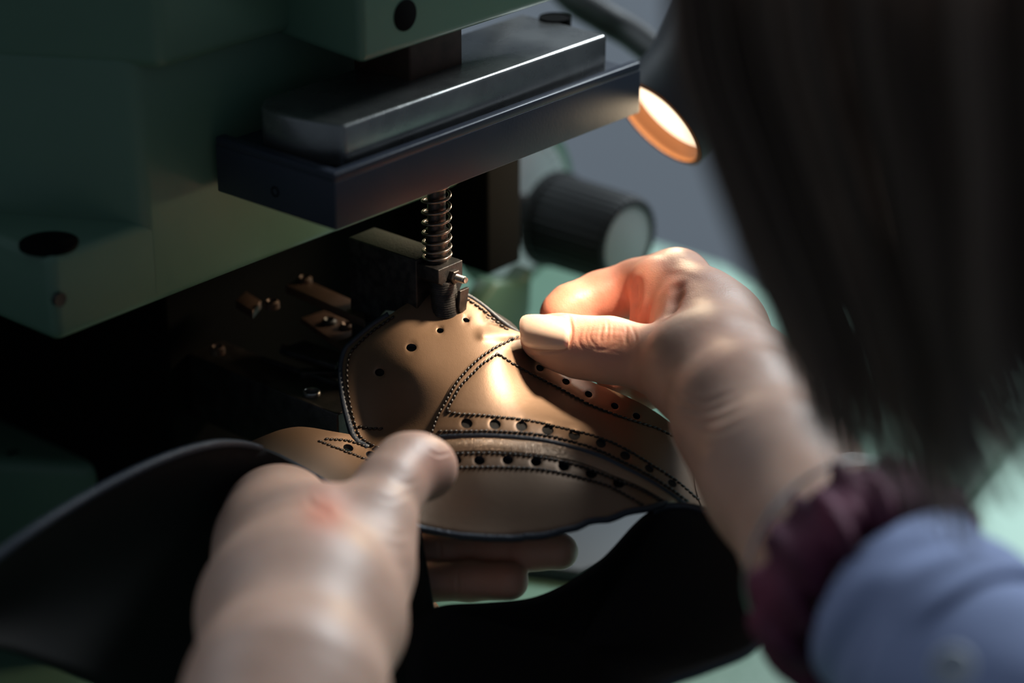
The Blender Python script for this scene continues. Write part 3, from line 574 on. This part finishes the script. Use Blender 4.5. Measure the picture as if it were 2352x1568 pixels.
fold([(1306, 722), (1313, 760), (1306, 802)], 3.5, .0004, .80); fold([(1306, 802), (1250, 808), (1205, 800)], 3.5, .0003, .80)
for dx in (-10, 2, 14): fold([(715+dx, 1150+dx), (735+dx, 1170), (765, 1186+dx*.6)], 5, .0005)
for (a, b, c) in (((870, 1210), (910, 1230), (940, 1225)), ((880, 1245), (915, 1262), (945, 1258)), ((860, 1140), (900, 1150), (940, 1135)), ((900, 1100), (935, 1112), (965, 1100)), ((895, 1290), (920, 1305), (945, 1300))): fold([a, b, c], 5, .00011)
fold([(985, 1034), (1008, 1046), (1035, 1040)], 3, .0003)
fold([(1010, 1240), (1012, 1290)], 4, .0003); fold([(1050, 1300), (1052, 1370)], 4, .0003)
blush_glow = np.zeros(nv)  # redness of knuckles plus painted red glow of light through the fingers
def bl(px, py, r, v, dmin=0, dmax=2):
    d = np.hypot(PX[:, 0]-px, PX[:, 1]-py); ok = (X[:, 2] > dmin) & (X[:, 2] < dmax); blush_glow[ok] = np.maximum(blush_glow[ok], (v*np.exp(-(d/r)**2))[ok])
for a in ((1290, 690, 90, .8, .78), (1420, 660, 120, .75, .78), (1540, 650, 90, .55, .76), (1500, 740, 90, .85, .785), (1430, 880, 90, .9, .795), (1400, 775, 80, .45), (1340, 770, 50, .5), (750, 1175, 55, .8), (1000, 1060, 60, .35), (1640, 790, 70, .2), (1130, 1300, 160, .3)): bl(*a)
X = c2w(X); me.vertices.foreach_set('co', X.ravel()); at = me.attributes.new('blush_glow', 'FLOAT', 'POINT'); at.data.foreach_set('value', blush_glow.astype(np.float32)); me.update()
body = link('body', me, K['skin'], person)

def nail(name, Fd, ol, lift=.0004, sp=5, dome=.0, cen=None):
    dd = {}
    def dep(P):
        out = []
        for x, y in P: v = Fd.front(x, y); out.append(np.nan if v is None else v)
        out = np.array(out); bad = np.isnan(out)
        if bad.any() and (~bad).any():
            g = np.where(~bad)[0]
            for i in np.where(bad)[0]: out[i] = out[g[np.argmin(np.hypot(*(P[g]-P[i]).T))]]+.001
        Q_ = np.stack([np.ones(len(P)), P[:, 0]/100, P[:, 1]/100, (P[:, 0]/100)**2, P[:, 0]*P[:, 1]/1e4, (P[:, 1]/100)**2], 1)
        if len(P) > 12: c, *_ = np.linalg.lstsq(Q_, out, rcond=None); out = Q_@c
        return out
    o = patch(name, ol, K['nail'], person, lift, .0007, sp=sp, depth=dep, roll=.0004); o.data.materials[1] = K['nail']; o.data.materials[2] = K['nail']; return o
nail('thumbnail', RH, [(1194, 762), (1193, 742), (1198, 728), (1214, 722), (1250, 722), (1285, 727), (1302, 733), (1307, 748), (1307, 775), (1304, 796), (1290, 802), (1250, 802), (1215, 798), (1199, 785)], .0013)

# ------------------------------------------------------------------ sleeve, hair tie, bracelet
ax0, ax1 = W(1935, 1290, .642), W(2420, 1690, .575); AXD = (ax1-ax0)/np.linalg.norm(ax1-ax0)
_, su, sv = frame(AXD)
def arm_tube(name, t0, t1, r0, r1, m, nr=46, na=96, fold_amp=.0012, seed=0, closed_end=False, thick=.0016, fr=3):
    V = []; g = np.random.default_rng(seed); ph = g.uniform(0, 6, 12)
    for i in range(nr+1):
        t = i/nr; L_ = t0+(t1-t0)*t
        for j in range(na):
            a = 2*math.pi*j/na; rr = r0+(r1-r0)*t+fold_amp*(math.sin(fr*a+ph[0]+5*t)+.7*math.sin(2*a+ph[1]-9*t)+.5*math.sin((fr+2)*a+ph[2]+14*t)+.4*math.sin(16*t+ph[3]+a))
            V.append(ax0+AXD*L_+(su*math.cos(a)+sv*math.sin(a))*rr)
    Fc = [(i*na+j, i*na+(j+1) % na, (i+1)*na+(j+1) % na, (i+1)*na+j) for i in range(nr) for j in range(na)]
    return sheet(name, V, Fc, m, thick, person)
arm_tube('shirt_sleeve', .050, .20, .0285, .040, K['shirt'], seed=3, fold_amp=.0015)
arm_tube('shirt_cuff', .026, .060, .0270, .0300, K['shirt'], seed=5, fold_amp=.0008, thick=.002)
for nm, c3 in (('shirt_button', W(2190, 1535, .548)),):
    bb = lathe(nm, c3, -cF+.2*cU-.3*cR, [(0, 0), (0, .0048), (.0010, .0050), (.0018, .0046), (.0014, .0036), (.0009, .0034), (.0009, 0)], K['button'], person, n=32)
V = []; na, nb = 150, 40; g = np.random.default_rng(4); ph = g.uniform(0, 6, 8)
for i in range(na):
    a = 2*math.pi*i/na; rad = su*math.cos(a)+sv*math.sin(a)
    for j in range(nb):
        b = 2*math.pi*j/nb; wv = 1+.18*math.sin(15*a+ph[0]+2*math.sin(b))+.12*math.sin(27*a+ph[1]+3*b)+.10*math.sin(9*a+2*b+ph[2])
        V.append(ax0+AXD*(.012+.0115*math.cos(b)*wv)+rad*(.0268+.0062*math.sin(b)*wv+.0004*math.sin(41*a+b*2)))
Fc = [(i*nb+j, i*nb+(j+1) % nb, ((i+1) % na)*nb+(j+1) % nb, ((i+1) % na)*nb+j) for i in range(na) for j in range(nb)]
frompy('hair_tie', V, Fc, K['scrunchie'], person)
a_ = np.linspace(0, 2*np.pi, 90); tube('bracelet', np.array([ax0-AXD*.0055+(su*math.cos(t)+sv*math.sin(t))*.0272 for t in a_]), .0007, K['silver'], person, n=10)

# ------------------------------------------------------------------ hair
G = [[(1532, -160, .50), (1545, 120, .505), (1600, 300, .51), (1668, 480, .515), (1720, 600, .52), (1758, 680, .525)],
     [(1560, -160, .50), (1600, 150, .505), (1660, 330, .51), (1745, 560, .515), (1820, 760, .52), (1862, 930, .52), (1885, 1060, .53)],
     [(1640, -160, .49), (1690, 150, .50), (1760, 360, .505), (1840, 580, .51), (1920, 800, .52), (1960, 990, .525), (2010, 1180, .54)],
     [(1800, -160, .48), (1850, 150, .49), (1920, 400, .50), (2000, 650, .51), (2070, 880, .52), (2120, 1080, .53), (2180, 1280, .54)],
     [(1980, -160, .47), (2020, 150, .48), (2080, 400, .49), (2130, 650, .50), (2180, 880, .51), (2215, 1080, .52), (2270, 1330, .54)],
     [(2150, -160, .46), (2180, 150, .47), (2200, 400, .48), (2210, 650, .49), (2225, 830, .50), (2290, 980, .51), (2400, 1130, .52)],
     [(2400, -160, .46), (2410, 150, .47), (2410, 400, .48), (2400, 650, .49), (2420, 830, .50), (2480, 1000, .51), (2560, 1150, .52)],
     [(2650, -160, .46), (2650, 150, .47), (2650, 400, .48), (2640, 650, .49), (2650, 830, .50), (2700, 1000, .51), (2760, 1150, .52)]]
G = [spline(g_, 26) for g_ in G]
def guide(u):
    u = min(max(u, 0), len(G)-1-1e-6); i = int(u); f = u-i; return G[i]*(1-f)+G[i+1]*f
HV = [[] for _ in range(4)]; HF = [[] for _ in range(4)]
locks = 150
for l in range(locks):
    ul = (l+.5)/locks*7+rng.normal(0, .03)
    if l < 3: ul = .02*l
    shade = int(rng.integers(0, 4)); dl = rng.uniform(0, .045); ln = rng.uniform(.80, 1.02); wob = rng.normal(0, 10, 3)
    for s in range(20):
        P = guide(ul+rng.normal(0, .035)).copy(); t = np.linspace(0, 1, len(P)); L_ = min(1, ln*rng.uniform(.85, 1.0)); P = spline(P[:max(6, int(26*L_))], 18); t = np.linspace(0, 1, 18)
        P[:, 0] += wob[0]*np.sin(3*t+wob[1])*t+rng.normal(0, 9)*t+rng.normal(0, 4)*np.sin(9*t+rng.uniform(0, 6))*t; P[:, 2] += dl+rng.normal(0, .002)
        X3 = np.array([W(*p) for p in P]); r = .00042*np.clip(1.15-t, .25, 1); v, f = tube_data(X3, r, 4); k = len(HV[shade]); HV[shade] += v; HF[shade] += [tuple(i+k for i in q) for q in f]
hv, hf, mi = [], [], []
for s in range(4):
    k = len(hv); hv += HV[s]; hf += [tuple(i+k for i in q) for q in HF[s]]; mi += [s]*len(HF[s])
ho = frompy('hair', hv, hf, K['hair'], person, True, mi); ho['kind'] = 'stuff'
